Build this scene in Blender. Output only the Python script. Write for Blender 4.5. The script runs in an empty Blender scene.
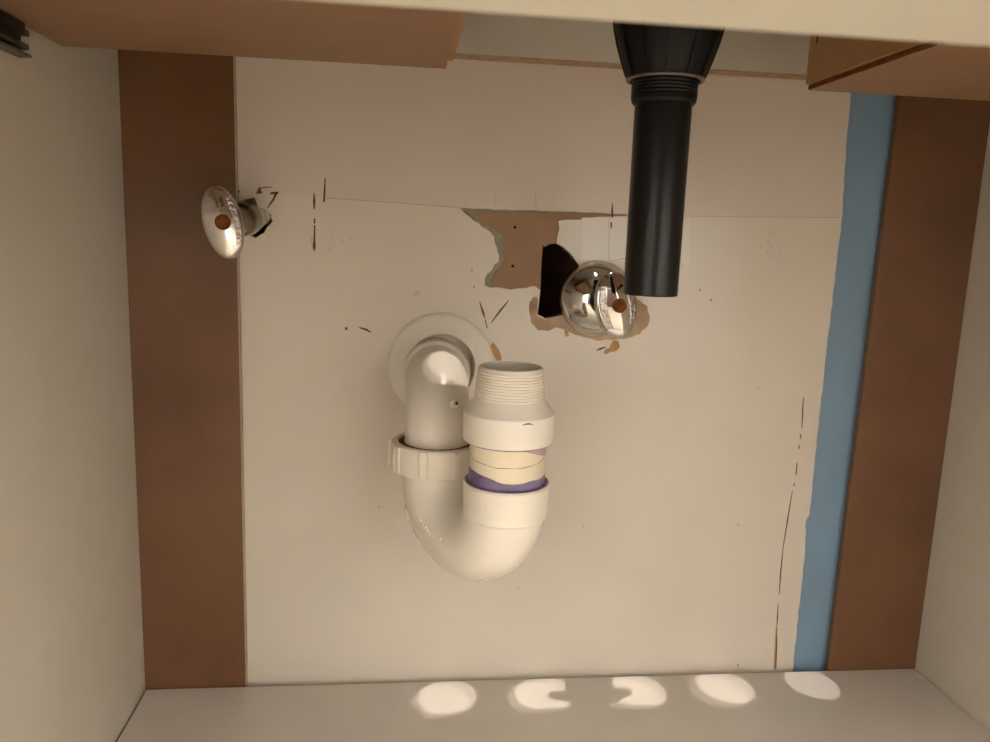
import bpy, bmesh, math, random
from mathutils import Vector, Matrix
random.seed(4)
PI = math.pi
C = bpy.context.scene.collection
SC = bpy.context.scene

# ------------------------------------------------------------------ camera
FPX = 794.22                                   # focal length in pixels of a 990 px wide frame
CAM = Vector((0.20137, -0.604, 0.36687))
YAW, PITCH, ROLL = 0.11388, 0.17243, -0.03619
_f = Vector((math.sin(YAW)*math.cos(PITCH), math.cos(YAW)*math.cos(PITCH), -math.sin(PITCH)))
_r = Vector((math.cos(YAW), -math.sin(YAW), 0))
_d = _f.cross(_r)
RGT = math.cos(ROLL)*_r + math.sin(ROLL)*_d
DWN = -math.sin(ROLL)*_r + math.cos(ROLL)*_d
FWD = _f
cam = bpy.data.cameras.new('camera')
cam.sensor_width = 36.0
cam.lens = FPX*36.0/990.0
cam.clip_start = 0.01
cam.dof.use_dof = True
cam.dof.focus_distance = 0.56
cam.dof.aperture_fstop = 22.0
camo = bpy.data.objects.new('camera', cam)
m = Matrix((RGT, -DWN, -FWD)).transposed().to_4x4()
m.translation = CAM
camo.matrix_world = m
C.objects.link(camo)
SC.camera = camo

# ------------------------------------------------------------------ world, lamps, exposure
world = bpy.data.worlds.new('world')
SC.world = world
world.use_nodes = True
world.node_tree.nodes['Background'].inputs[0].default_value = (1.0, 0.85, 0.68, 1)
world.node_tree.nodes['Background'].inputs[1].default_value = 0.02
SC.view_settings.view_transform = 'Standard'
SC.view_settings.look = 'None'
SC.view_settings.gamma = 1.0
SC.view_settings.use_curve_mapping = False
SC.view_settings.exposure = 2.44

BULB_COL = (1.0, 0.91, 0.82)
BULB_W = 13.0
HOLE = Vector((0.337, -0.098, 0.635))          # tap hole in the countertop
BULB_Z = 1.73
MAG = HOLE.z/(BULB_Z - HOLE.z)


def point_lamp(name, loc, watts, col, rad):
    l = bpy.data.lights.new(name, 'POINT')
    l.energy = watts
    l.color = col
    l.shadow_soft_size = rad
    o = bpy.data.objects.new(name, l)
    o.location = loc
    C.objects.link(o)
    return o


# the vanity light bar over the mirror: six clear bulbs shining down through the tap hole
for i, sx in enumerate((0.150, 0.237, 0.318, 0.396, 0.474, 0.552)):
    sy = -0.0235 + 0.001*i
    bx_ = HOLE.x - (sx - HOLE.x)/MAG
    by_ = HOLE.y - (sy - HOLE.y)/MAG
    point_lamp('vanity_bulb_light', (bx_, by_, BULB_Z), BULB_W*(0.5 if i == 0 else 1.0), BULB_COL, 0.0025)
    if i < 5:
        point_lamp('vanity_bulb_light', (bx_ + 0.013, by_ + 0.011, BULB_Z + 0.01), BULB_W*0.45, BULB_COL, 0.0025)  # second weaker lamp added beside the bulb to double its floor spot


# ------------------------------------------------------------------ materials
def nt(name):
    m = bpy.data.materials.new(name)
    m.use_nodes = True
    return m, m.node_tree.nodes, m.node_tree.links, m.node_tree.nodes['Principled BSDF']


def mat(name, col, rough=0.5, metal=0.0, var=0.0, col2=None, scale=20.0, bump=0.0, bscale=300.0, spec=0.5, coat=0.0, dist=0.0, stretch=None):
    m, n, l, b = nt(name)
    b.inputs['Base Color'].default_value = (*col, 1)
    b.inputs['Roughness'].default_value = rough
    b.inputs['Metallic'].default_value = metal
    b.inputs['Specular IOR Level'].default_value = spec
    b.inputs['Coat Weight'].default_value = coat
    b.inputs['Coat Roughness'].default_value = 0.12
    tc = n.new('ShaderNodeTexCoord')
    src = tc.outputs['Object']
    if stretch:
        mp = n.new('ShaderNodeMapping')
        mp.inputs['Scale'].default_value = stretch
        l.new(src, mp.inputs[0])
        src = mp.outputs[0]
    if var or col2:
        t = n.new('ShaderNodeTexNoise')
        t.inputs['Scale'].default_value = scale
        t.inputs['Detail'].default_value = 6
        t.inputs['Distortion'].default_value = dist
        l.new(src, t.inputs['Vector'])
        r = n.new('ShaderNodeValToRGB')
        a = tuple(c*(1 - var) for c in col)
        z = col2 or tuple(min(1, c*(1 + var)) for c in col)
        r.color_ramp.elements[0].color = (*a, 1)
        r.color_ramp.elements[1].color = (*z, 1)
        r.color_ramp.elements[0].position = 0.32
        r.color_ramp.elements[1].position = 0.68
        l.new(t.outputs['Fac'], r.inputs[0])
        l.new(r.outputs[0], b.inputs['Base Color'])
    if bump:
        t2 = n.new('ShaderNodeTexNoise')
        t2.inputs['Scale'].default_value = bscale
        t2.inputs['Detail'].default_value = 4
        l.new(src, t2.inputs['Vector'])
        bp = n.new('ShaderNodeBump')
        bp.inputs['Strength'].default_value = bump
        bp.inputs['Distance'].default_value = 0.001
        l.new(t2.outputs['Fac'], bp.inputs['Height'])
        l.new(bp.outputs[0], b.inputs['Normal'])
    return m


def rgb(r, g, b):
    f = lambda c: ((c/255 + 0.055)/1.055)**2.4 if c > 10 else c/255/12.92
    return (f(r), f(g), f(b))


M = {}
M['cream'] = mat('cream_wall_paint', rgb(216, 205, 190), 0.20, var=0.035, scale=9, bump=0.10, bscale=160, spec=0.4)
M['cream_upper'] = mat('cream_wall_paint_upper', rgb(212, 199, 185), 0.22, var=0.035, scale=9, bump=0.10, bscale=160, spec=0.4)
M['blue'] = mat('blue_wall_paint', rgb(124, 152, 176), 0.40, var=0.03, scale=14, bump=0.12, bscale=200)
M['gypsum'] = mat('grey_gypsum', rgb(152, 148, 130), 0.9, var=0.10, scale=60, bump=0.5)
M['kraft'] = mat('brown_kraft_paper', rgb(156, 126, 98), 0.75, var=0.08, scale=35, bump=0.3, bscale=120)
M['spackle'] = mat('tan_spackle', rgb(178, 152, 122), 0.9, var=0.16, scale=70, bump=0.8, bscale=180)
M['void'] = mat('wall_cavity_dark', rgb(110, 78, 56), 0.95, var=0.2, scale=20)
M['melamine'] = mat('white_melamine', rgb(197, 188, 173), 0.34, var=0.02, scale=30, bump=0.05, bscale=500)
M['melamine_floor'] = mat('white_melamine_shelf', rgb(212, 203, 192), 0.38, var=0.03, scale=25, bump=0.05, bscale=500)
M['rail'] = mat('cream_front_rail', rgb(202, 197, 180), 0.45, var=0.02, scale=30)
M['hardboard'] = mat('brown_hardboard', rgb(112, 79, 55), 0.11, var=0.15, scale=13, bump=0.10, bscale=400, spec=0.45)
M['mdf'] = mat('raw_mdf', rgb(140, 107, 78), 0.62, var=0.05, scale=40, bump=0.15, bscale=600)
M['mdf_side'] = mat('raw_mdf_side', rgb(156, 118, 74), 0.6, var=0.06, scale=30, bump=0.15, bscale=600)
M['chip'] = mat('raw_board_edge', rgb(172, 142, 114), 0.8, var=0.2, scale=160, bump=0.5)
M['edge'] = mat('pale_board_edge', rgb(176, 156, 130), 0.7, var=0.15, scale=120)
M['pvc'] = mat('white_pvc', rgb(234, 225, 210), 0.28, var=0.025, scale=18, spec=0.5)
M['pvc_nut'] = mat('white_pvc_nut', rgb(232, 222, 205), 0.34, var=0.03, scale=22)
M['pvc_pipe'] = mat('ivory_pvc_pipe', rgb(232, 218, 190), 0.4, var=0.05, scale=30)
M['pvc_new'] = mat('bright_pvc', rgb(236, 228, 214), 0.30, var=0.015, scale=20)
M['primer'] = mat('purple_primer', rgb(110, 92, 140), 0.35, var=0.30, scale=70, col2=rgb(146, 130, 166))
M['primer_pale'] = mat('pale_purple_primer', rgb(190, 160, 165), 0.45, var=0.15, scale=70)
M['chrome'] = mat('chrome', (0.64, 0.63, 0.61), 0.05, metal=1.0)
M['satin'] = mat('worn_chrome', (0.66, 0.63, 0.58), 0.22, metal=1.0, var=0.12, scale=90, bump=0.12, bscale=700)
M['cast'] = mat('cast_emboss_chrome', (0.62, 0.56, 0.55), 0.26, metal=1.0, var=0.25, scale=400, bump=0.8, bscale=900)
M['dullmetal'] = mat('dull_plated_brass', (0.22, 0.19, 0.13), 0.28, metal=1.0, var=0.2, scale=60)
M['screw'] = mat('brown_screw', rgb(104, 62, 30), 0.85, metal=0.0, spec=0.1, var=0.25, scale=200)
M['black'] = mat('black_plastic', rgb(11, 12, 12), 0.30, spec=0.35, bump=0.04, bscale=400)
M['black_matte'] = mat('black_plastic_ribbed', rgb(8, 8, 7), 0.5, spec=0.25)
M['ink'] = mat('brown_pencil', rgb(98, 70, 46), 0.8, var=0.3, scale=300)
M['pencil'] = mat('grey_pencil', rgb(176, 160, 142), 0.9)
M['smudge'] = mat('grey_smudge', rgb(196, 184, 168), 0.7)
M['stain'] = mat('orange_stain', rgb(184, 138, 84), 0.8, var=0.15, scale=120)
M['stain_pale'] = mat('pale_stain', rgb(198, 184, 160), 0.6, var=0.05, scale=60)
M['patch'] = mat('white_patch_paint', rgb(220, 213, 202), 0.24, var=0.02, scale=20)
M['slide'] = mat('dark_steel_slide', rgb(36, 40, 34), 0.35, metal=0.6)
M['slide_lip'] = mat('grey_steel_slide', rgb(104, 98, 86), 0.4, metal=0.5)
M['green'] = mat('green_ink', rgb(60, 140, 110), 0.6)
M['counter'] = mat('countertop_white', rgb(225, 220, 210), 0.3)
M['roomwall'] = mat('room_wall_paint', rgb(224, 221, 215), 0.6)
M['roomfloor'] = mat('room_floor', rgb(128, 117, 104), 0.45, var=0.1, scale=6)
M['added_door'] = mat('added_door_dark', rgb(60, 42, 32), 0.4)
M['joint'] = mat('dark_joint', rgb(60, 44, 30), 0.9)


# ------------------------------------------------------------------ mesh helpers
def link(name, bm, material, parent=None, smooth=False, loc=None):
    me = bpy.data.meshes.new(name)
    bmesh.ops.recalc_face_normals(bm, faces=bm.faces[:])
    bm.to_mesh(me)
    bm.free()
    me.materials.append(material)
    if smooth:
        for p in me.polygons:
            p.use_smooth = True
    o = bpy.data.objects.new(name, me)
    C.objects.link(o)
    if parent:
        o.parent = parent
    if loc is not None:
        o.location = loc
    return o


def auto_smooth(o, ang=0.6):
    me = o.data
    for p in me.polygons:
        p.use_smooth = True
    bm = bmesh.new()
    bm.from_mesh(me)
    for e in bm.edges:
        if len(e.link_faces) == 2 and e.calc_face_angle(0) > ang:
            e.smooth = False
    bm.to_mesh(me)
    bm.free()
    return o


def box(name, a, b, material, parent=None, bevel=0.0008, off=Vector((0, 0, 0))):
    bm = bmesh.new()
    bmesh.ops.create_cube(bm, size=1)
    for v in bm.verts:
        v.co = Vector([(a[i] + b[i])/2 + v.co[i]*(b[i] - a[i]) for i in range(3)]) - off
    if bevel:
        bmesh.ops.bevel(bm, geom=bm.edges[:], offset=bevel, segments=2, affect='EDGES', profile=0.6)
    return link(name, bm, material, parent)


def thing(name, label, cat, loc=(0, 0, 0), group=None):
    o = bpy.data.objects.new(name, None)
    o.empty_display_size = 0.02
    C.objects.link(o)
    o.location = loc
    o['label'] = label
    o['category'] = cat
    if group:
        o['group'] = group
    return o


def lathe_bm(prof, seg=64, axis=Vector((0, 0, 1)), org=Vector((0, 0, 0)), closed=False):
    """prof: (r, h) pairs along axis from org."""
    axis = Vector(axis).normalized()
    u = axis.orthogonal().normalized()
    w = axis.cross(u)
    bm = bmesh.new()
    rings = []
    for r, h in prof:
        if r < 1e-7:
            rings.append([bm.verts.new(org + axis*h)])
        else:
            rings.append([bm.verts.new(org + axis*h + (u*math.cos(2*PI*k/seg) + w*math.sin(2*PI*k/seg))*r) for k in range(seg)])
    pairs = list(zip(rings[:-1], rings[1:]))
    if closed:
        pairs.append((rings[-1], rings[0]))
    for A, B in pairs:
        for k in range(seg):
            k2 = (k + 1) % seg
            if len(A) == 1 and len(B) == 1:
                continue
            if len(A) == 1:
                bm.faces.new((A[0], B[k2], B[k]))
            elif len(B) == 1:
                bm.faces.new((A[k], A[k2], B[0]))
            else:
                bm.faces.new((A[k], A[k2], B[k2], B[k]))
    return bm


def tube_bm(pts, rad, seg=40, inner=0.0, caps=True):
    """sweep a circle along pts (list of Vector); rad: float or list; inner > 0 makes it a hollow pipe."""
    n = len(pts)
    rad = rad if isinstance(rad, (list, tuple)) else [rad]*n
    bm = bmesh.new()
    T = []
    for i in range(n):
        t = (pts[min(i + 1, n - 1)] - pts[max(i - 1, 0)]).normalized()
        T.append(t)
    u = T[0].orthogonal().normalized()
    rings = []
    for i in range(n):
        u = (u - T[i]*u.dot(T[i])).normalized()
        w = T[i].cross(u)
        rings.append([bm.verts.new(pts[i] + (u*math.cos(2*PI*k/seg) + w*math.sin(2*PI*k/seg))*rad[i]) for k in range(seg)])
    for A, B in zip(rings[:-1], rings[1:]):
        for k in range(seg):
            bm.faces.new((A[k], A[(k + 1) % seg], B[(k + 1) % seg], B[k]))
    if caps:
        bm.faces.new(rings[0][::-1])
        bm.faces.new(rings[-1])
    return bm


def at(px, py, Y):
    """the point of the vertical plane at depth Y that stands at (px, py) of the survey photograph"""
    d = RGT*((px - 495)/FPX) + DWN*((py - 371)/FPX) + FWD
    return CAM + d*((Y - CAM.y)/d.y)


def xz(pts, Y):
    return [(q.x, q.z) for q in (at(a, b, Y) for a, b in pts)]


def slab(name, outline, holes, y0, y1, material, parent=None, rim=None):
    """flat sheet in the wall plane between depths y0 (front) and y1 from an outline and holes of (x, z) points"""
    cu = bpy.data.curves.new(name + '_outline', 'CURVE')
    cu.dimensions = '2D'
    cu.fill_mode = 'BOTH'
    cu.extrude = abs(y1 - y0)/2
    for pts in [outline] + list(holes):
        sp = cu.splines.new('POLY')
        sp.points.add(len(pts) - 1)
        for q, (a, b) in zip(sp.points, pts):
            q.co = (a, b, 0, 1)
        sp.use_cyclic_u = True
    tmp = bpy.data.objects.new(name + '_tmp', cu)
    C.objects.link(tmp)
    dg = bpy.context.evaluated_depsgraph_get()
    me = bpy.data.meshes.new_from_object(tmp.evaluated_get(dg))
    bpy.data.objects.remove(tmp)
    bpy.data.curves.remove(cu)
    for v in me.vertices:
        a, b, c = v.co
        v.co = (a, (y0 + y1)/2 + c, b)
    me.materials.clear()
    bm = bmesh.new()
    bm.from_mesh(me)
    bmesh.ops.remove_doubles(bm, verts=bm.verts[:], dist=1e-6)
    bpy.data.meshes.remove(me)
    o = link(name, bm, material, parent)
    if rim:
        o.data.materials.append(rim)
        for p in o.data.polygons:
            if abs(p.normal.y) < 0.7:
                p.material_index = 1
    return o


def rough_line(pts, step, amp):
    """subdivide a polyline and shake it, for torn edges"""
    out = []
    for (a, b), (c, d) in zip(pts[:-1], pts[1:]):
        n = max(1, int(math.hypot(c - a, d - b)/step))
        for i in range(n):
            t = i/n
            k = amp if i else amp*0.4
            out.append((a + (c - a)*t + random.uniform(-k, k), b + (d - b)*t + random.uniform(-k, k)))
    out.append(pts[-1])
    return out


def stroke(name, pts, width, material, parent, Y=None, thick=0.00015):
    """a pencil or ink stroke lying on the wall face"""
    Y = Y0 if Y is None else Y
    P = [Vector(q) for q in xz(pts, Y)]
    n = len(P)
    wl = width if isinstance(width, (list, tuple)) else [width]*n
    L, R_ = [], []
    for i in range(n):
        t = (P[min(i + 1, n - 1)] - P[max(i - 1, 0)]).normalized()
        nn = Vector((-t.y, t.x))
        L.append(P[i] + nn*wl[i]/2)
        R_.append(P[i] - nn*wl[i]/2)
    bm = bmesh.new()
    f = [[bm.verts.new((q.x, y, q.y)) for q in L + R_[::-1]] for y in (Y - thick, Y)]
    k = len(f[0])
    for i in range(n - 1):
        for s in f:
            bm.faces.new((s[i], s[i + 1], s[k - 2 - i], s[k - 1 - i]))
    for i in range(k):
        bm.faces.new((f[0][i], f[0][(i + 1) % k], f[1][(i + 1) % k], f[1][i]))
    return link(name, bm, material, parent)


# ------------------------------------------------------------------ structure: the room
W = 0.655                    # clear width of the cabinet
Y0 = 0.006                   # face of the cream wall
YB = 0.009                   # face of the blue wall
TOPZ = 0.62

TORN = [(460, 208), (500, 209.5), (545, 211), (590, 212.3), (628, 214.5), (626, 216.2), (600, 216.5), (586, 219), (560, 220.5),
        (558.5, 221), (559.5, 229), (557, 237), (556.5, 243.5)]
HOLE_R = [(556.5, 243.5), (563, 247), (571, 254), (576, 261), (590, 275), (590, 315), (566, 314), (555, 317), (545, 318.5), (537.5, 315)]
HOLE_L = [(537.5, 315), (539, 302), (540, 290)]
TORN_L = [(540, 290), (535, 286.5), (520, 288.5), (505, 289), (490, 287.5), (484.5, 285.5), (484.5, 279), (487, 274), (493, 268),
          (498.5, 262), (499, 256), (497, 248), (494, 237), (490, 232), (482, 227), (474, 220.5), (468, 215.5)]
cutout = rough_line(TORN, 5, 0.5)[:-1] + rough_line(HOLE_R, 4, 0.6)[:-1] + HOLE_L[:-1] + rough_line(TORN_L + [(460, 208)], 4, 0.9)[:-1]
void = [(540.5, 290), (541.5, 262), (543, 244), (545, 247), (550, 244), (556.5, 243.5)] + rough_line(HOLE_R, 4, 0.6)[1:] + HOLE_L[1:-1]
LHOLE = rough_line([(251, 211), (258, 210), (265, 211), (271, 214), (272.5, 221), (267, 227), (264, 233), (255, 238), (250, 235), (247, 222), (251, 211)], 3, 0.8)[:-1]

wall = slab('wall_back', [(-1.3, -0.14), (2.0, -0.14), (2.0, 2.3), (-1.3, 2.3)], [xz(void, YB), xz(LHOLE, YB)], YB, 0.0215, M['blue'], None, M['kraft'])
wall['kind'] = 'structure'
wall['label'] = 'blue painted drywall behind the vanity cabinet'

# cream face of the wall, in two fields that meet at the faint horizontal seam
seam = [(228, 190), (290, 194.5), (330, 198.5), (400, 203.5), (460, 208)]
seam_r = [(628, 214.5), (700, 216), (770, 217), (842.0, 217.5)]
edge_hi = rough_line([(842.0, 217.5), (846, 150), (852, 80), (857, 30)], 6, 0.45)
edge_lo = rough_line([(792.6, 672), (797, 625), (801, 590), (804.5, 556), (806, 520), (809.5, 515), (813, 478), (820, 410), (829, 330), (837, 262), (842.0, 217.5)], 6, 0.5)
up = 0.6
lo_out = [(225, 676)] + edge_lo + seam_r[::-1] + [(628, 214.5)]
lo_out = [(222, 700), (790, 700)] + edge_lo[:-1] + seam_r[::-1][0:] + list(reversed(cutout[1:]))[0:0]
# lower field: outline walks the seam from right to left, dipping round the torn patch and the hole
cut_rev = list(reversed(cutout))
i0 = next(i for i, q in enumerate(cut_rev) if abs(q[0] - 460) < 3 and abs(q[1] - 208) < 3)
start_i = min(range(len(cutout)), key=lambda i: abs(cutout[i][0] - 628) + abs(cutout[i][1] - 214.5))
lower = [(222, 700), (790, 700)] + edge_lo[:-1] + seam_r[::-1] + cutout[start_i + 1:] + [(460, 208)] + seam[::-1][1:]
upper = seam + [cutout[i] for i in range(1, start_i)] + seam_r + edge_hi[1:] + [(225, 20)]
sh = lambda pts, dz: [(a, b + dz) for a, b in pts]
field_lo = slab('plaster_face', xz(lower, Y0), [xz(LHOLE, Y0)], Y0, YB, M['cream'], wall, M['edge'])
up_pts = [(a, b) for a, b in upper]
field_up = slab('plaster_face', xz(up_pts, Y0), [], Y0, YB, M['cream_upper'], wall, M['edge'])

# torn drywall paper: grey gypsum rim with brown kraft layer
gy = [(456, 206)] + [(a, b - 1.2) for a, b in TORN[1:5]] + [(632, 214), (632, 217.5), (588, 221), (562, 222.5), (561, 229), (559, 240)] + void[5::-1] + TORN_L[1:]
slab('gypsum_layer', xz(gy, Y0 + 0.0022), [], Y0 + 0.0022, YB, M['gypsum'], wall)
kr = rough_line([(474, 211.5), (500, 212), (545, 211.5), (590, 213), (628, 215), (626, 217.0), (600, 217.5), (586, 219.5), (561, 221), (561, 229), (559, 243.5)], 5, 0.5)[:-1] + \
    [(556.5, 243.6)] + void[4::-1] + rough_line([(541, 290), (535, 287.5), (520, 289), (505, 290), (492, 289), (491, 281), (494, 275), (501, 267), (504, 260), (502, 252), (503.5, 248), (501.5, 244), (502, 236), (496, 230), (484, 225), (479, 217), (474, 211.5)], 4, 0.8)[:-1]
kraft = slab('kraft_layer', xz(kr, Y0 + 0.0012), [], Y0 + 0.0012, Y0 + 0.0022, M['kraft'], wall)
for a, b in ((515, 227.3), (512.7, 266)):
    q = at(a, b, Y0 + 0.0012)
    link('nail_hole', lathe_bm([(0, 0), (0.0006, 0.0002), (0.0012, 0.0001), (0.0012, -0.0005)], 12, (0, -1, 0), q), M['black_matte'], wall)

# spackle ring around the right supply stub
sp = [(533.5, 297)] + rough_line([(533.5, 297), (530, 302), (529.5, 312), (531.5, 323), (538, 330.5), (548, 331), (556, 327.5), (563, 329), (575, 335), (600, 341),
     (628, 338), (640, 334.5), (648, 325), (650, 316), (647, 306), (640, 300), (632, 299)], 4, 0.7)[1:] + \
    [(600, 290), (588, 300), (588, 314), (566, 315), (555, 318), (545, 319.5), (537.0, 316), (538, 302), (537, 297)]
slab('spackle_patch', xz(sp, Y0 - 0.0006), [], Y0 - 0.0006, Y0, M['spackle'], wall)
# dark cavity inside the wall
bm = bmesh.new()
bmesh.ops.create_cube(bm, size=1)
for v in bm.verts:
    v.co = Vector((0.3275 + v.co.x*0.655, 0.0655 + v.co.y*0.088, 0.30 + v.co.z*0.5))
bmesh.ops.delete(bm, geom=[f for f in bm.faces if f.calc_center_median().y < 0.03], context='FACES')
cav = link('wall_cavity', bm, M['void'], wall)

# room shell around the vanity, lit by the bulbs
def struct(o):
    o['kind'] = 'structure'
    return o
struct(box('floor', (-1.3, -2.2, -0.14), (2.0, 0.0085, -0.12), M['roomfloor'], bevel=0))
struct(box('ceiling', (-1.3, -2.2, 2.3), (2.0, 0.0215, 2.32), M['roomwall'], bevel=0))
struct(box('wall_left', (-1.32, -2.2, -0.14), (-1.3, 0.0215, 2.32), M['roomwall'], bevel=0))
struct(box('wall_right', (2.0, -2.2, -0.14), (2.02, 0.0215, 2.32), M['roomwall'], bevel=0))
struct(box('added_door_1', (-0.25, -2.2, -0.12), (0.55, -2.165, 1.95), M['added_door'], bevel=0.002))  # unseen door, added as a dark shape for the chrome to reflect
struct(box('wall_front', (-1.32, -2.22, -0.14), (2.02, -2.2, 2.32), M['roomwall'], bevel=0))

# ------------------------------------------------------------------ marks on the wall
for pts, w in [
        ([(314, 193), (314.2, 201), (314.2, 209)], [.0006, .0018, .0010]),
        ([(314.6, 218.5), (314.6, 223.5)], [.0012, .0012]),
        ([(314.6, 225), (314.4, 240), (314.3, 246), (314.3, 251)], [.0011, .0013, .0024, .0008]),
        ([(325.2, 178), (324.6, 192), (324.0, 202)], [.0008, .0014, .0016]),
        ([(271.8, 187), (264, 187.5), (258, 189)], [.0006, .0007, .0008]),
        ([(277.5, 192), (273, 200), (267, 208.5)], [.0010, .0016, .0006]),
        ([(345, 328.5), (347.5, 328.5)], .0020),
        ([(359, 327.5), (366, 329.5), (371.5, 332.5)], [.0008, .0018, .0006]),
        ([(479.5, 301.5), (483, 312), (484.8, 318)], [.0006, .0018, .0008]),
        ([(485, 319.5), (487.2, 328)], [.0008, .0007]),
        ([(508.5, 300.5), (500, 311), (491, 323)], [.0006, .0016, .0006]),
        ([(612.2, 203.5), (612.2, 212), (612.2, 218)], [.0006, .0016, .0008]),
        ([(611.2, 222.5), (611.2, 228.5)], [.0016, .0008]),
        ([(596.5, 350.2), (601, 348.6), (606, 347)], [.0008, .0016, .0006]),
        ([(237, 190.5), (239.5, 192.5)], .0022)]:
    stroke('pencil_mark', pts, w, M['ink'], wall)
slab('pencil_mark', xz([(255.8, 194), (259.5, 186), (262.5, 193.5)], Y0), [], Y0 - 0.00015, Y0, M['ink'], wall)
slab('pencil_mark', xz([(269.5, 194.8), (271, 192), (279, 191.5), (277, 195), (273.5, 196.5), (274.5, 194)], Y0), [], Y0 - 0.00015, Y0, M['ink'], wall)
for pts, w in [
        ([(326, 198.0), (400, 203.0), (459, 207.5)], .0005), ([(495, 191), (495, 206)], .0004), ([(535.5, 190), (536, 206)], .0004),
        ([(630, 214.3), (680, 216.0), (760, 217.0), (840, 217.6)], .0004), ([(609, 217.5), (609, 240), (608.5, 260)], .0004), ([(609, 261), (617, 260), (627, 258)], .0005)]:
    stroke('pencil_line', pts, w, M['pencil'], wall)
for k in range(16):
    cx_, cy_ = ((338, 243) if k < 8 else (771, 243))
    a_, b_ = cx_ + random.gauss(0, 6), cy_ + random.gauss(0, 7)
    stroke('smudge', [(a_, b_), (a_ + random.uniform(-1.5, 1.5), b_ + random.uniform(2, 5))], random.uniform(.0005, .0012), M['smudge'], wall)
# crack beside the blue strip
for pts in ([(803.4, 397), (802.6, 412), (801.8, 428)], [(800.6, 434), (800.2, 439)], [(799.3, 445), (799, 449)], [(797, 463), (796.0, 475)], [(794.4, 483), (793.8, 486)],
            [(792.3, 491), (787.5, 520), (783, 548)], [(783, 548), (780.4, 575), (779.3, 594)], [(778.2, 604), (777.3, 618), (777, 625)], [(776.8, 628), (776.4, 650), (775.6, 669)]):
    stroke('crack', pts, [.0006] + [.0012]*(len(pts) - 2) + [.0007] if len(pts) > 2 else .0009, M['ink'], wall)
stroke('crack_stain', [(776.4, 625), (775.9, 645), (775.0, 669)], [.0010, .0022, .0028], M['stain'], wall, Y0, 0.00006)


def blob(name, pts, material, step=3, amp=0.6, th=0.0001, y=None):
    y = Y0 if y is None else y
    slab(name, xz(rough_line(pts + [pts[0]], step, amp)[:-1], y), [], y - th, y, material, wall)


blob('paint_patch', [(582, 217.5), (620, 218), (690, 219), (690, 264), (640, 262), (609, 261), (582, 259)], M['patch'], 12, 0.3, 0.00008)
blob('stain', [(613, 340), (618, 341), (620, 347), (617, 351), (610, 352), (606, 354.5), (603, 353), (606, 349), (609, 348)], M['stain'])
blob('stain', [(493, 342), (496, 346), (500, 353), (502, 360), (497, 361), (493, 354), (490, 346)], M['stain'])
blob('stain', [(414, 291), (419, 290), (421, 293), (418, 296), (414, 296)], M['stain_pale'])
blob('stain', [(564, 331), (567, 330), (569, 335), (566, 337)], M['stain'])
blob('stain', [(310, 236), (314, 235), (316, 248), (312, 250)], M['stain_pale'])
for a, b, r in ((700, 290, 1.2), (711, 300, 1.4), (758, 388, .9), (379, 507, .9), (518, 588, .9), (583, 526, .9), (738, 665, 1.2), (472, 270, 1.2), (474, 287, 1.2), (738, 525, .8)):
    blob('speck', [(a - r, b), (a, b - r*1.3), (a + r, b), (a, b + r*1.3)], M['stain'], 2, 0.2)

# ------------------------------------------------------------------ the vanity cabinet
cab = thing('vanity_cabinet', 'white vanity cabinet with brown hardboard back strips seen from its open front', 'cabinet', (W/2, -0.25, -0.12))
OFF = Vector((W/2, -0.25, -0.12))
YF = -0.49


def cbox(name, a, b, material, bevel=0.0006):
    return box(name, a, b, material, cab, bevel, OFF)


cbox('side_panel', (-0.016, YF, -0.12), (-0.0002, 0.006, TOPZ), M['melamine'])
cbox('side_panel', (W + 0.0002, YF, -0.12), (W + 0.016, 0.006, TOPZ), M['melamine'])
cbox('floor_panel', (0.0012, YF, -0.016), (W - 0.0004, -0.0012, 0.0), M['melamine_floor'], 0.0007)
cbox('toe_kick', (0.0, YF + 0.05, -0.12), (W, YF + 0.066, -0.017), M['melamine'])
s1 = cbox('back_strip', (-0.0001, 0.0, -0.016), (0.0774, 0.0058, TOPZ), M['hardboard'], 0.0003)
s2 = cbox('back_strip', (0.5752, 0.0, -0.016), (W + 0.0001, 0.0058, TOPZ), M['hardboard'], 0.0003)
box('raw_edge', (0.0774, 0.0004, -0.016), (0.0782, 0.0057, TOPZ), M['edge'], s1, 0, OFF)
for v in s2.data.vertices:
    if v.co.x + OFF.x < 0.60:
        v.co.x += (v.co.z + OFF.z - 0.22)*0.0085
rail = cbox('back_rail', (0.0785, -0.0105, 0.4912), (0.5725, 0.0055, TOPZ), M['melamine'], 0.0003)
box('raw_edge', (0.0785, -0.0104, 0.4904), (0.5725, 0.0054, 0.4912), M['chip'], rail, 0, OFF)
cbox('front_rail', (-0.016, YF - 0.022, 0.4001), (W + 0.016, YF + 0.016, TOPZ), M['rail'], 0.001)
bm = bmesh.new()
box('seam_gap', (0.0002, YF + 0.002, -0.012), (0.0012, -0.002, -0.002), M['joint'], cab, 0, OFF)
q = at(923, 676, -0.01)
box('chipped_spot', (W - 0.0075, -0.017, 0.0001), (W - 0.0035, -0.0095, 0.0009), M['counter'], cab, 0.0001, OFF)

# ------------------------------------------------------------------ U-shaped drawer with its two wings, and its slides
DB, DY = 0.4630, -0.100
DIN_L, DIN_R = 0.2226, 0.4528
drw = thing('drawer', 'raw brown fibreboard drawer notched around the black drain pipe', 'drawer', (W/2, -0.28, DB))
OFF2 = Vector((W/2, -0.28, DB))


def dbox(name, a, b, material, parent=None, bevel=0.0004):
    return box(name, a, b, material, parent or drw, bevel, OFF2)


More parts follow.
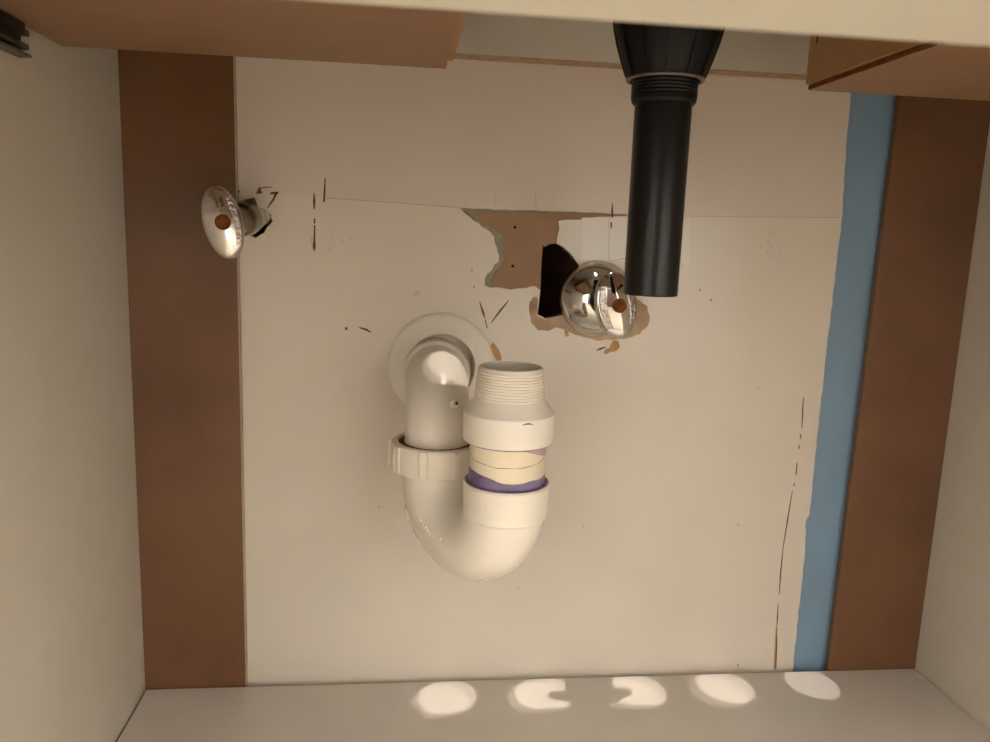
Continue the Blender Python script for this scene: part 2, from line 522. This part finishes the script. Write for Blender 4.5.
dbox('bottom_panel', (0.003, YF + 0.020, DB), (DIN_L, DY, DB + 0.003), M['mdf'])
dbox('bottom_panel', (DIN_R, YF + 0.020, DB), (W - 0.003, DY, DB + 0.003), M['mdf'])
dbox('inner_side', (DIN_L - 0.010, YF + 0.020, DB + 0.0032), (DIN_L + 0.004, DY - 0.008, DB + 0.090), M['mdf_side'])
iside = dbox('inner_side', (DIN_R - 0.0022, YF + 0.020, DB + 0.0034), (DIN_R + 0.010, DY, DB + 0.090), M['mdf_side'])
dbox('groove_strip', (DIN_R - 0.0003, YF + 0.022, DB + 0.0002), (DIN_R, DY - 0.0005, DB + 0.0030), M['screw'], None, 0)
dbox('outer_side', (0.012, YF + 0.020, DB + 0.0032), (0.026, DY - 0.004, DB + 0.090), M['mdf_side'])
dbox('outer_side', (W - 0.026, YF + 0.020, DB + 0.0032), (W - 0.012, DY - 0.004, DB + 0.090), M['mdf_side'])
dbox('wing_back', (0.027, DY - 0.016, DB + 0.0032), (DIN_L - 0.011, DY - 0.004, DB + 0.080), M['mdf_side'])
dbox('wing_back', (DIN_R + 0.011, DY - 0.016, DB + 0.0032), (W - 0.027, DY - 0.004, DB + 0.080), M['mdf_side'])
q = at(814.5, 50, DY)
dbox('nail', (DIN_R - 0.0025, DY - 0.0105, DB + 0.026), (DIN_R - 0.0021, DY - 0.0090, DB + 0.033), M['joint'], iside, 0)

for sgn, x0, side in ((1, 0.0002, 'left'), (-1, W - 0.0002, 'right')):
    sl = thing('drawer_slide', 'dark metal drawer slide on the left cabinet side under the brown drawer' if sgn > 0 else 'dark metal drawer slide on the right cabinet side, under the drawer', 'drawer slide', (x0, -0.28, 0.4535), 'drawer slides')
    o3 = Vector((x0, -0.28, 0.4535))

    def sb(name, xa, xb, ya, yb, za, zb, mt):
        a, b = sorted((x0 + sgn*xa, x0 + sgn*xb))
        box(name, (a, ya, za), (b, yb, zb), mt, sl, 0.0003, o3)
    sb('wall_channel', 0, 0.0015, YF + 0.02, -0.147, 0.4470, 0.4615, M['slide'])
    sb('lower_lip', 0.0015, 0.007, YF + 0.02, -0.149, 0.4470, 0.4485, M['slide_lip'])
    sb('channel_rib', 0.0015, 0.004, YF + 0.02, -0.159, 0.4520, 0.4535, M['slide_lip'])
    sb('runner', 0.0015, 0.009, YF + 0.02, -0.159, 0.4566, 0.4616, M['slide'])
    sb('runner_tip', 0.0015, 0.007, -0.159, -0.150, 0.4570, 0.4600, M['slide_lip'])
    sb('channel_tip', 0.0015, 0.006, -0.159, -0.149, 0.4505, 0.4535, M['slide_lip'])

# ------------------------------------------------------------------ countertop (with tap hole) and sink bowl
SINK = Vector((0.337, -0.170, 0))
ct = thing('countertop', 'white countertop resting over the vanity cabinet', 'countertop', (W/2, -0.25, TOPZ))
NS = 64
bm = bmesh.new()


def ring_pts(c, r, n=NS):
    return [(c.x + r*math.cos(2*PI*k/n), c.y + r*math.sin(2*PI*k/n)) for k in range(n)]


cu = bpy.data.curves.new('top_outline', 'CURVE')
cu.dimensions = '2D'
cu.fill_mode = 'BOTH'
cu.extrude = 0.0075
for pts in ([(-0.03, -0.51), (W + 0.03, -0.51), (W + 0.03, 0.0085), (-0.03, 0.0085)], ring_pts(HOLE, 0.0160), ):
    s_ = cu.splines.new('POLY')
    s_.points.add(len(pts) - 1)
    for q_, (a, b) in zip(s_.points, pts):
        q_.co = (a - W/2, b + 0.25, 0.0077, 1)
    s_.use_cyclic_u = True
tmp = bpy.data.objects.new('tmp', cu)
C.objects.link(tmp)
me = bpy.data.meshes.new_from_object(tmp.evaluated_get(bpy.context.evaluated_depsgraph_get()))
bpy.data.objects.remove(tmp)
bm = bmesh.new()
bm.from_mesh(me)
link('slab', bm, M['counter'], ct)

bowl = lathe_bm([(0.020, 0.505), (0.04, 0.506), (0.065, 0.515), (0.085, 0.535), (0.097, 0.57), (0.102, 0.6195), (0.098, 0.6195), (0.093, 0.57), (0.081, 0.538), (0.063, 0.519), (0.04, 0.510), (0.020, 0.509)], 64, org=Vector((0, 0, -0.505)), closed=True)
for v in bowl.verts:
    v.co.y -= 0.06*max(0, v.co.z)/0.115
bo = auto_smooth(link('sink_bowl', bowl, M['counter'], None, True, (SINK.x, SINK.y, 0.505)))
bo['label'] = 'white sink bowl hanging under the countertop above the black drain'
bo['category'] = 'sink'

# ------------------------------------------------------------------ black sink drain with tailpiece
RT = 0.0150
zt = at(652, 297, SINK.y - RT).z
dr = thing('sink_drain', 'black plastic sink drain with ribbed funnel and straight tailpiece hanging down', 'drain pipe', (SINK.x, SINK.y, zt))
Z = lambda px, py, yy: at(px, py, yy).z - zt
zc0 = Z(664, 98, SINK.y - 0.017)              # lower end of threaded collar
zc1 = Z(664, 71, SINK.y - 0.019)
ztop = 0.505 - zt
tp = lathe_bm([(RT - 0.0022, 0.0), (RT - 0.0004, 0.0), (RT, 0.0005), (RT + 0.0003, zc0 + 0.004), (RT - 0.002, zc0 + 0.004)], 72, closed=True)
auto_smooth(link('tailpiece', tp, M['black'], dr))
prof = [(0.0140, zc0 - 0.0005), (0.0164, zc0 - 0.0005), (0.0173, zc0 + 0.001), (0.0173, zc0 + 0.0030)]
k = 0
z = zc0 + 0.0032
while z < zc1 - 0.001:
    prof += [(0.0177, z), (0.0172, z + 0.0008)]
    z += 0.0018
prof += [(0.0176, zc1), (0.0140, zc1)]
auto_smooth(link('threaded_collar', lathe_bm(prof, 64, closed=True), M['black_matte'], dr), 0.5)
fp = [(0.0170, zc1 - 0.0006), (0.0200, zc1 - 0.0002), (0.0208, zc1 + 0.0015), (0.0232, zc1 + 0.008), (0.0262, zc1 + 0.017), (0.0284, zc1 + 0.026), (0.0296, ztop - 0.001), (0.0150, ztop - 0.001)]
auto_smooth(link('funnel', lathe_bm(fp, 72, closed=True), M['black_matte'], dr), 0.7)
for k in range(12):
    a = 2*PI*k/12 + 0.262
    u = Vector((math.cos(a), math.sin(a), 0))
    t = Vector((-u.y, u.x, 0))
    bm = bmesh.new()
    vs = []
    for r, h in fp[1:7]:
        for dr_, dt in ((-0.0008, -0.0006), (0.0009, -0.0005), (0.0009, 0.0005), (-0.0008, 0.0006)):
            vs.append(bm.verts.new(u*(r + dr_) + t*dt + Vector((0, 0, h))))
    for i in range(5):
        for j in range(4):
            bm.faces.new((vs[i*4 + j], vs[i*4 + (j + 1) % 4], vs[i*4 + 4 + (j + 1) % 4], vs[i*4 + 4 + j]))
    bm.faces.new(vs[:4])
    bm.faces.new(vs[-4:])
    link('rib', bm, M['black_matte'], dr)
link('seal_ring', lathe_bm([(0.0190, zc1 - 0.0018), (0.0206, zc1 - 0.0016), (0.0210, zc1 - 0.0004), (0.0190, zc1 - 0.0002)], 64, closed=True), M['slide_lip'], dr, True)

# ------------------------------------------------------------------ the white drain trap
A = at(437, 440, -0.075)                       # outlet leg axis
B = at(506.5, 480, -0.140)                       # inlet leg axis
A = Vector((A.x, -0.075, 0))
B = Vector((B.x, -0.140, 0))
trap = thing('drain_trap', 'white plastic drain trap with purple primer ring and threaded open inlet', 'drain trap', (A.x, Y0, 0.14))
OT = Vector((A.x, Y0, 0.14))


def tpart(name, bm, material, parent=None, ang=0.6):
    for v in bm.verts:
        v.co -= OT
    return auto_smooth(link(name, bm, material, parent or trap), ang)


ESC = Vector((at(441, 360, Y0).x, Y0, 0.2635))
tpart('escutcheon', lathe_bm([(0.0245, 0.000), (0.0410, 0.000), (0.0412, 0.0012), (0.0400, 0.0030), (0.0375, 0.0042), (0.0330, 0.0062), (0.0290, 0.0085), (0.0272, 0.0098), (0.0262, 0.0100), (0.0254, 0.0090)], 96, (0, -1, 0), ESC, True), M['pvc_new'])
RP = 0.0222
zE = ESC.z - 0.003
tpart('elbow_hub', lathe_bm([(0.0200, 0.0), (0.0252, 0.0), (0.0254, 0.017), (0.0246, 0.0185), (0.0200, 0.0188)], 80, (0, -1, 0), Vector((A.x + 0.0012, Y0 - 0.002, zE)), True), M['pvc'])
R_E = 0.036
znut_t = at(437, 452, A.y - 0.0315).z
znut_b = at(437, 481, A.y - 0.0315).z
cE = Vector((A.x, A.y + R_E, zE - R_E))
path = [Vector((A.x + 0.0010, Y0 - 0.020, zE)), Vector((A.x, A.y + R_E + 0.003, zE))]
for i in range(17):
    t = (PI/2)*i/16
    path.append(Vector((A.x, cE.y - R_E*math.sin(t), cE.z + R_E*math.cos(t))))
path += [Vector((A.x, A.y, znut_t - 0.004)), Vector((A.x, A.y, znut_b - 0.004))]
el = tpart('elbow', tube_bm(path, RP, 64), M['pvc'])
# moulding mark on the elbow
q = Vector((A.x + 0.0105, A.y - 0.0192, at(456, 404, A.y - 0.02).z))
tpart('mould_mark', lathe_bm([(0, 0.0010), (0.0022, 0.0007), (0.0034, -0.0004), (0.0034, -0.002)], 20, (0.45, -0.9, 0), q, False), M['pvc'], el)
tpart('gate_scar', lathe_bm([(0, 0.0012), (0.0008, 0.0010), (0.0011, 0.0002)], 12, (0.45, -0.9, 0), q + Vector((0.0008, -0.0004, 0.0004)), False), M['screw'], el)
# slip nut
RN = 0.0312
zc = Vector((A.x, A.y, 0))
nut = tpart('slip_nut', lathe_bm([(RP + 0.0002, znut_t - 0.004), (RP + 0.0034, znut_t - 0.003), (RN - 0.0046, znut_t - 0.0004), (RN - 0.002, znut_t), (RN - 0.0005, znut_t - 0.0008), (RN, znut_t - 0.0022), (RN + 0.0002, znut_b + 0.002),
      (RN - 0.001, znut_b), (RN - 0.006, znut_b - 0.0006), (RP + 0.0002, znut_b - 0.0006)], 80, org=zc, closed=True), M['pvc_nut'])
for k in range(9):
    a = 2*PI*k/9 + 0.22
    u = Vector((math.cos(a), math.sin(a), 0))
    t = Vector((-u.y, u.x, 0))
    bm = bmesh.new()
    bmesh.ops.create_cube(bm, size=1)
    for v in bm.verts:
        v.co = zc + u*(RN + 0.0002 + v.co.x*0.0025) + t*(v.co.y*0.0046) + Vector((0, 0, (znut_t + znut_b)/2 + v.co.z*(znut_t - znut_b)*0.86))
    bmesh.ops.bevel(bm, geom=bm.edges[:], offset=0.0004, segments=2, affect='EDGES')
    tpart('grip_rib', bm, M['pvc_nut'], nut)
tpart('seal_washer', lathe_bm([(RP, znut_t - 0.0030), (RP + 0.0032, znut_t - 0.0024), (RP + 0.0042, znut_t - 0.0014), (RP, znut_t - 0.0012)], 64, org=zc, closed=True), M['screw'], nut)

# U bend
RB = 0.0248
mid = (A + B)/2
hsep = (B - A).length/2
ax = (B - A).normalized()
# lowest outline of the bend stands at row 578 of the photograph
zlow = at(482, 577, mid.y - 0.006).z
zbc = zlow + RB + hsep*0.98
pts, rr = [], []
pts.append(Vector((A.x, A.y, znut_b + 0.003)))
rr.append(RP + 0.0012)
pts.append(Vector((A.x, A.y, znut_b - 0.004)))
rr.append(RP + 0.0012)
if zbc < znut_b - 0.008:
    pts.append(Vector((A.x, A.y, (zbc + znut_b)/2)))
    rr.append(RP + 0.0012)
for i in range(29):
    t = PI*i/28
    c_ = mid - ax*hsep*math.cos(t)
    pts.append(Vector((c_.x, c_.y, zbc - hsep*math.sin(t))))
    rr.append(RP + 0.0012 + (RB - 0.0004 - RP - 0.0012)*min(1.0, i/16))
zhub_t = at(507, 494.5, B.y - 0.0268).z
zhub_b = at(507, 530.5, B.y - 0.0268).z
pts.append(Vector((B.x, B.y, max(zhub_b, zbc + 0.002) + 0.004)))
rr.append(RB - 0.0004)
bend = tpart('bend', tube_bm(pts, rr, 64), M['pvc'])
RH = 0.0266
tpart('hub', lathe_bm([(0.0236, zhub_t - 0.012), (0.0240, zhub_t - 0.0012), (0.0252, zhub_t), (RH - 0.0008, zhub_t), (RH, zhub_t - 0.0012), (RH - 0.0006, zhub_b + 0.001), (RB - 0.0005, zhub_b - 0.0004), (0.020, zhub_b)], 80, org=Vector((B.x, B.y, 0)), closed=True), M['pvc'], bend)


def surf_mark(name, ang_, tt, sx, sy, sz, material):
    """small raised moulding mark on the bend at path angle tt and section angle ang_"""
    c_ = mid - ax*hsep*math.cos(tt)
    ctr = Vector((c_.x, c_.y, zbc - hsep*math.sin(tt)))
    rad_out = (ctr - Vector((mid.x, mid.y, zbc))).normalized()
    bin_ = ax.cross(Vector((0, 0, 1))).normalized()
    n_ = rad_out*math.cos(ang_) + bin_*math.sin(ang_)
    tang = n_.cross(ax.cross(Vector((0, 0, 1)))).normalized() if abs(n_.dot(bin_)) < 0.9 else ax
    b2 = n_.cross(tang)
    bm_ = bmesh.new()
    bmesh.ops.create_uvsphere(bm_, u_segments=16, v_segments=8, radius=0.5)
    for v in bm_.verts:
        v.co = ctr + n_*(RB - 0.0004 + v.co.z*sz) + tang*(v.co.x*sx) + b2*(v.co.y*sy)
    tpart(name, bm_, material, bend, 3)


surf_mark('mould_pad', 0.95, 0.60, 0.011, 0.009, 0.004, M['pvc'])
surf_mark('mould_bar', 1.0, 0.95, 0.012, 0.0022, 0.002, M['pvc'])
surf_mark('mould_bar', 0.35, 2.05, 0.010, 0.0020, 0.0024, M['pvc'])
# small raised ticks moulded along the inside of the bend
for i in range(9):
    surf_mark('mould_tick', 1.75 + 0.05*abs(i - 4)/4, 0.95 + i*0.09, 0.0012, 0.0032, 0.0012, M['pvc'])
for i in range(4):
    a = -PI/2 - 0.75 + i*0.13
    u = Vector((math.cos(a), math.sin(a), 0))
    t = Vector((-u.y, u.x, 0))
    bm = bmesh.new()
    bmesh.ops.create_cube(bm, size=1)
    for v in bm.verts:
        v.co = Vector((B.x, B.y, (zhub_t + zhub_b)/2 + 0.0005)) + u*(RH - 0.0003 + v.co.x*0.0010) + t*(v.co.y*0.0014) + Vector((0, 0, v.co.z*0.0055))
    tpart('mould_tick', bm, M['pvc'], bend)

# inlet: pipe stub, primer, male adapter
zad_b = at(508, 452, B.y - 0.0283).z
zad_t = at(508, 420.5, B.y - 0.0283).z
zth_b = at(510, 403, B.y - 0.0215).z - 0.0032
zth_t = at(511, 373.5, B.y - 0.0195).z + 0.0010
RI = 0.0232
cB = Vector((B.x, B.y, 0))
pipe = tpart('inlet_pipe', lathe_bm([(RI - 0.004, zhub_t - 0.010), (RI, zhub_t - 0.010), (RI, zad_b + 0.008), (RI - 0.004, zad_b + 0.008)], 72, org=cB, closed=True), M['pvc_pipe'])
bm = bmesh.new()
SEG = 96
lo_, hi_ = [], []
for k in range(SEG):
    a = 2*PI*k/SEG
    u = Vector((math.cos(a), math.sin(a), 0))
    h = 0.0050 + 0.0026*(1 - math.cos(a + PI/2)) + 0.0028*max(0, -math.sin(a + PI/2)) + 0.0004*math.sin(5*a + .6) + 0.0002*math.sin(11*a)
    lo_.append(bm.verts.new(cB + u*(RI + 0.00025) + Vector((0, 0, zhub_t - 0.004))))
    hi_.append(bm.verts.new(cB + u*(RI + 0.00012) + Vector((0, 0, zhub_t + h))))
for k in range(SEG):
    bm.faces.new((lo_[k], lo_[(k + 1) % SEG], hi_[(k + 1) % SEG], hi_[k]))
pr = tpart('primer_band', bm, M['primer'], pipe)
tpart('primer_ring', lathe_bm([(RI + 0.0002, zhub_t - 0.001), (RI + 0.0018, zhub_t - 0.0002), (RI + 0.0026, zhub_t + 0.0004), (RI + 0.0014, zhub_t + 0.0009), (RI + 0.0002, zhub_t + 0.0007)], 72, org=cB, closed=True), M['primer'], pipe)
tpart('primer_ring', lathe_bm([(RI + 0.0001, zad_b - 0.0006), (RI + 0.0022, zad_b - 0.0009), (RI + 0.0024, zad_b - 0.0001), (RI + 0.0001, zad_b)], 72, org=cB, closed=True), M['primer'], pipe)


def band(name, a0, a1, fz0, fz1, r, material, n=40, parent=None):
    bm_ = bmesh.new()
    A_, B_ = [], []
    for k in range(n + 1):
        a_ = a0 + (a1 - a0)*k/n
        u_ = Vector((math.cos(a_), math.sin(a_), 0))
        A_.append(bm_.verts.new(cB + u_*r + Vector((0, 0, fz0(k/n)))))
        B_.append(bm_.verts.new(cB + u_*r + Vector((0, 0, fz1(k/n)))))
    for k in range(n):
        bm_.faces.new((A_[k], A_[k + 1], B_[k + 1], B_[k]))
    return tpart(name, bm_, material, parent or pipe)


zmidp = (zhub_t + zad_b)/2 + 0.0015
band('primer_smear', -PI/2 + 0.15, -PI/2 + 1.9, lambda s: zad_b - 0.0006 - 0.0062*min(1, s*2.0), lambda s: zad_b + 0.0005, RI + 0.0002, M['primer_pale'])
band('pencil_line', -PI/2 - 1.5, -PI/2 + 1.5, lambda s: zmidp + 0.0030*(s - .45)**2*6 - 0.0003 + 0.0002*math.sin(s*30), lambda s: zmidp + 0.0030*(s - .45)**2*6 + 0.0002*math.sin(s*31), RI + 0.00022, M['ink'])
RA = 0.0277
ad = tpart('male_adapter', lathe_bm([(RI + 0.0002, zad_b + 0.004), (RI + 0.0004, zad_b), (RA - 0.0010, zad_b), (RA - 0.0003, zad_b + 0.0007), (RA, zad_t - 0.0008), (RA - 0.0006, zad_t), (0.0222, zth_b + 0.0004), (0.0212, zth_b + 0.0022), (0.0170, zth_b + 0.0022), (0.0170, zad_b + 0.01)], 80, org=cB, closed=True), M['pvc_new'])
prof = [(0.0174, zth_b)]
n = 10
prof.append((0.0210, zth_b + 0.001))
for i in range(n):
    s = i/n
    z = zth_b + 0.0022 + (zth_t - zth_b - 0.0042)*s
    ro = 0.0214 - 0.0014*s
    d_ = (zth_t - zth_b - 0.0042)/n
    prof += [(ro - 0.0005, z), (ro, z + d_*0.45), (ro, z + d_*0.62), (ro - 0.0005, z + d_*0.98)]
prof += [(0.0192, zth_t - 0.0012), (0.0190, zth_t - 0.0004), (0.0184, zth_t), (0.0174, zth_t), (0.0168, zth_t - 0.001), (0.0168, zth_b - 0.01)]
tpart('pipe_thread', lathe_bm(prof, 72, org=cB, closed=True), M['pvc_new'], ad, 0.5)
band('ink_mark', -PI/2 + 0.14, -PI/2 + 0.40, lambda s: zad_t - 0.0032 + 0.0004*math.sin(s*PI), lambda s: zad_t - 0.0032 + 0.0014*math.sin(s*PI) + 0.0001, RA + 0.0001, M['green'], 12, ad)

# ------------------------------------------------------------------ chrome supply stops
def oval_handle(parent, off, ctr, axis, major, minor, tilt, lean, ang_name=True, hot=False):
    """dished oval handle; axis points to the viewer, long side tilted by tilt (radians, clockwise)"""
    n_ = axis.normalized()
    upv = Vector((0, 0, 1))
    upv = (upv - n_*upv.dot(n_)).normalized()
    rt = upv.cross(n_).normalized()                 # viewer's right when the handle faces the viewer
    lv = (upv*math.cos(tilt) - rt*math.sin(tilt)).normalized()   # long axis leans to the left at the top
    sv = lv.cross(n_).normalized()
    bm = bmesh.new()
    NR, NA = 14, 72
    a_, b_ = major/2, minor/2

    def hgt(u, v):
        # saddle: a soft ridge along the long axis, tips swept back
        return 0.0050 - lean*abs(u/b_)**1.25*0.0042 - 0.0035*(v/a_)**2

    def P(u, v, h):
        return ctr + sv*u + lv*v + n_*h
    rings = []
    c0 = bm.verts.new(P(0, 0, hgt(0, 0)))
    for i in range(1, NR + 1):
        s = i/NR
        ring = []
        for k in range(NA):
            t = 2*PI*k/NA
            e = 0.90
            u = b_*s*math.copysign(abs(math.cos(t))**e, math.cos(t))
            v = a_*s*math.copysign(abs(math.sin(t))**1.04, math.sin(t))
            h = hgt(u, v) - (0.0006 if i == NR else 0)
            ring.append(bm.verts.new(P(u, v, h)))
        rings.append(ring)
    for k in range(NA):
        bm.faces.new((c0, rings[0][k], rings[0][(k + 1) % NA]))
    for R1, R2 in zip(rings[:-1], rings[1:]):
        for k in range(NA):
            bm.faces.new((R1[k], R2[k], R2[(k + 1) % NA], R1[(k + 1) % NA]))
    back = []
    for s, dh in ((1.02, -0.0015), (1.0, -0.0048), (0.86, -0.0066), (0.4, -0.0075)):
        ring = []
        for k in range(NA):
            t = 2*PI*k/NA
            u0, v0 = b_*math.copysign(abs(math.cos(t))**0.9, math.cos(t)), a_*math.copysign(abs(math.sin(t))**1.04, math.sin(t))
            ring.append(bm.verts.new(P(u0*s, v0*s, hgt(u0, v0) + dh)))
        back.append(ring)
    seq = [rings[-1]] + back
    for R1, R2 in zip(seq[:-1], seq[1:]):
        for k in range(NA):
            bm.faces.new((R1[k], R2[k], R2[(k + 1) % NA], R1[(k + 1) % NA]))
    bm.faces.new(back[-1][::-1])
    for v in bm.verts:
        v.co -= off
    h_ = auto_smooth(link('handle', bm, M['satin'] if hot else M['chrome'], parent), 0.9)
    # screw cap in the middle
    c = ctr + n_*(hgt(0, 0) + 0.0011) - off
    link('screw_cap', lathe_bm([(0, -0.0003), (0.0020, -0.0004), (0.0024, -0.0002), (0.0046, 0.0002), (0.0050, 0.0), (0.0050, -0.0025)], 32, n_, c), M['screw'], h_, True)
    # cast relief beside the screw: raised pebbly strip
    for side in ((1,) if hot else (1, -1)):
        bm = bmesh.new()
        cols = []
        NV = 30
        for j in range(NV + 1):
            w_ = -0.66 + 1.32*j/NV
            lim = math.sqrt(max(0.02, 1 - w_*w_))
            row = []
            for f_ in (0.52, 0.58, 0.70, 0.82, 0.86):
                u, v = side*b_*lim*f_, a_*w_
                lift = 0.0 if f_ in (0.52, 0.86) else 0.00035 + random.uniform(-.00015, .0003)
                row.append(bm.verts.new(P(u, v, hgt(u, v) + lift) - off))
            cols.append(row)
        for j in range(NV):
            for i in range(4):
                bm.faces.new((cols[j][i], cols[j + 1][i], cols[j + 1][i + 1], cols[j][i + 1]))
        link('cast_relief', bm, M['cast'], h_)
    if hot:
        # the raised letter H above the screw
        for du, dv, su, sv_ in ((-0.0016, 0, 0.0009, 0.0062), (0.0016, 0, 0.0009, 0.0062), (0, 0, 0.0030, 0.0009)):
            bm = bmesh.new()
            bmesh.ops.create_cube(bm, size=1)
            for v in bm.verts:
                uu, vv = 0.0008 + du + v.co.x*su, 0.0124 + dv + v.co.y*sv_
                v.co = P(uu, vv, hgt(uu, vv) + 0.0006 + v.co.z*0.0026) - off
            link('raised_letter', bm, M['dullmetal'], h_)
    return h_


def cylp(name, parent, off, a, b, prof, material, seg=40):
    """lathe between a and b: prof is (radius, fraction)"""
    d = b - a
    bm = lathe_bm([(r, f*d.length) for r, f in prof], seg, d, a - off)
    return auto_smooth(link(name, bm, material, parent), 0.5)


# right stop, with its polished wall flange
yw = Y0 - 0.0007
wc = at(597, 299, yw)
base = Vector((wc.x, yw, wc.z))
vr = thing('supply_stop', 'polished chrome supply stop valve with round wall flange beside the jagged hole', 'valve', base, 'chrome supply stops')
auto_smooth(link('wall_flange', lathe_bm([(0.012, 0.0), (0.0292, 0.0), (0.0298, 0.0006), (0.0292, 0.0022), (0.0272, 0.0048), (0.0238, 0.0085), (0.0200, 0.0120), (0.0160, 0.0146), (0.0125, 0.0160), (0.0096, 0.0166), (0.0090, 0.0150)], 96, (0, -1, 0)), M['chrome'], vr), 0.8)
hc = at(617, 305, -0.066)
axr = Vector((0.10, -1, 0.02)).normalized()
cylp('valve_body', vr, base, base + Vector((0, -0.010, 0)), base + Vector((0, -0.046, 0)), [(0, 0), (0.0064, 0), (0.0064, 0.30), (0.0074, 0.32), (0.0074, 0.62), (0.0064, 0.66), (0.0064, 0.9), (0.0058, 1), (0, 1)], M['dullmetal'])
cylp('stem', vr, base, base + Vector((0, -0.044, 0)), hc + Vector((0, 0.004, 0)), [(0, 0), (0.0046, 0), (0.0046, 1), (0, 1)], M['dullmetal'])
cylp('outlet', vr, base, base + Vector((0, -0.034, -0.003)), base + Vector((0.002, -0.034, -0.018)), [(0, 0), (0.0050, 0), (0.0050, .5), (0.0066, .55), (0.0066, 1), (0.0055, 1), (0.0050, .8), (0, .8)], M['chrome'])
oval_handle(vr, base, hc, axr, 0.0460, 0.0300, math.radians(14), 1.25)

# left stop, straight out of a rough hole beside the brown strip
hl = at(223, 222.5, -0.066)
wl_ = at(262, 217, Y0)
base2 = Vector((wl_.x, Y0, wl_.z))
vl = thing('supply_stop', 'worn chrome supply stop valve with raised letter H in front of the left brown strip', 'valve', base2, 'chrome supply stops')
bdir = (hl - base2)
cylp('stub_pipe', vl, base2, base2 - bdir*0.45, base2 + bdir*0.30, [(0, 0), (0.0062, 0), (0.0062, 1), (0, 1)], M['satin'])
cylp('compression_nut', vl, base2, base2 + bdir*0.16, base2 + bdir*0.42, [(0.0062, 0), (0.0084, 0.02), (0.0092, 0.1), (0.0092, 0.9), (0.0084, 1), (0.0062, 1)], M['satin'], 6)
cylp('valve_body', vl, base2, base2 + bdir*0.38, base2 + bdir*0.84, [(0, 0), (0.0098, 0), (0.0112, .08), (0.0112, .45), (0.0090, .52), (0.0090, .9), (0.0080, 1), (0, 1)], M['dullmetal'])
cylp('stem', vl, base2, base2 + bdir*0.80, base2 + bdir*0.97, [(0, 0), (0.0058, 0), (0.0058, 1), (0, 1)], M['dullmetal'])
ob = base2 + bdir*0.32
cylp('outlet', vl, base2, ob, ob + Vector((-0.004, 0.000, 0.0122)), [(0, 0), (0.0070, 0), (0.0070, .45), (0.0082, .5), (0.0082, 1), (0.0062, 1), (0.0058, .8), (0, .8)], M['dullmetal'], 6)
oval_handle(vl, base2, hl, Vector((0.20, -1, 0.04)), 0.0462, 0.0246, math.radians(12), 1.0, hot=True)
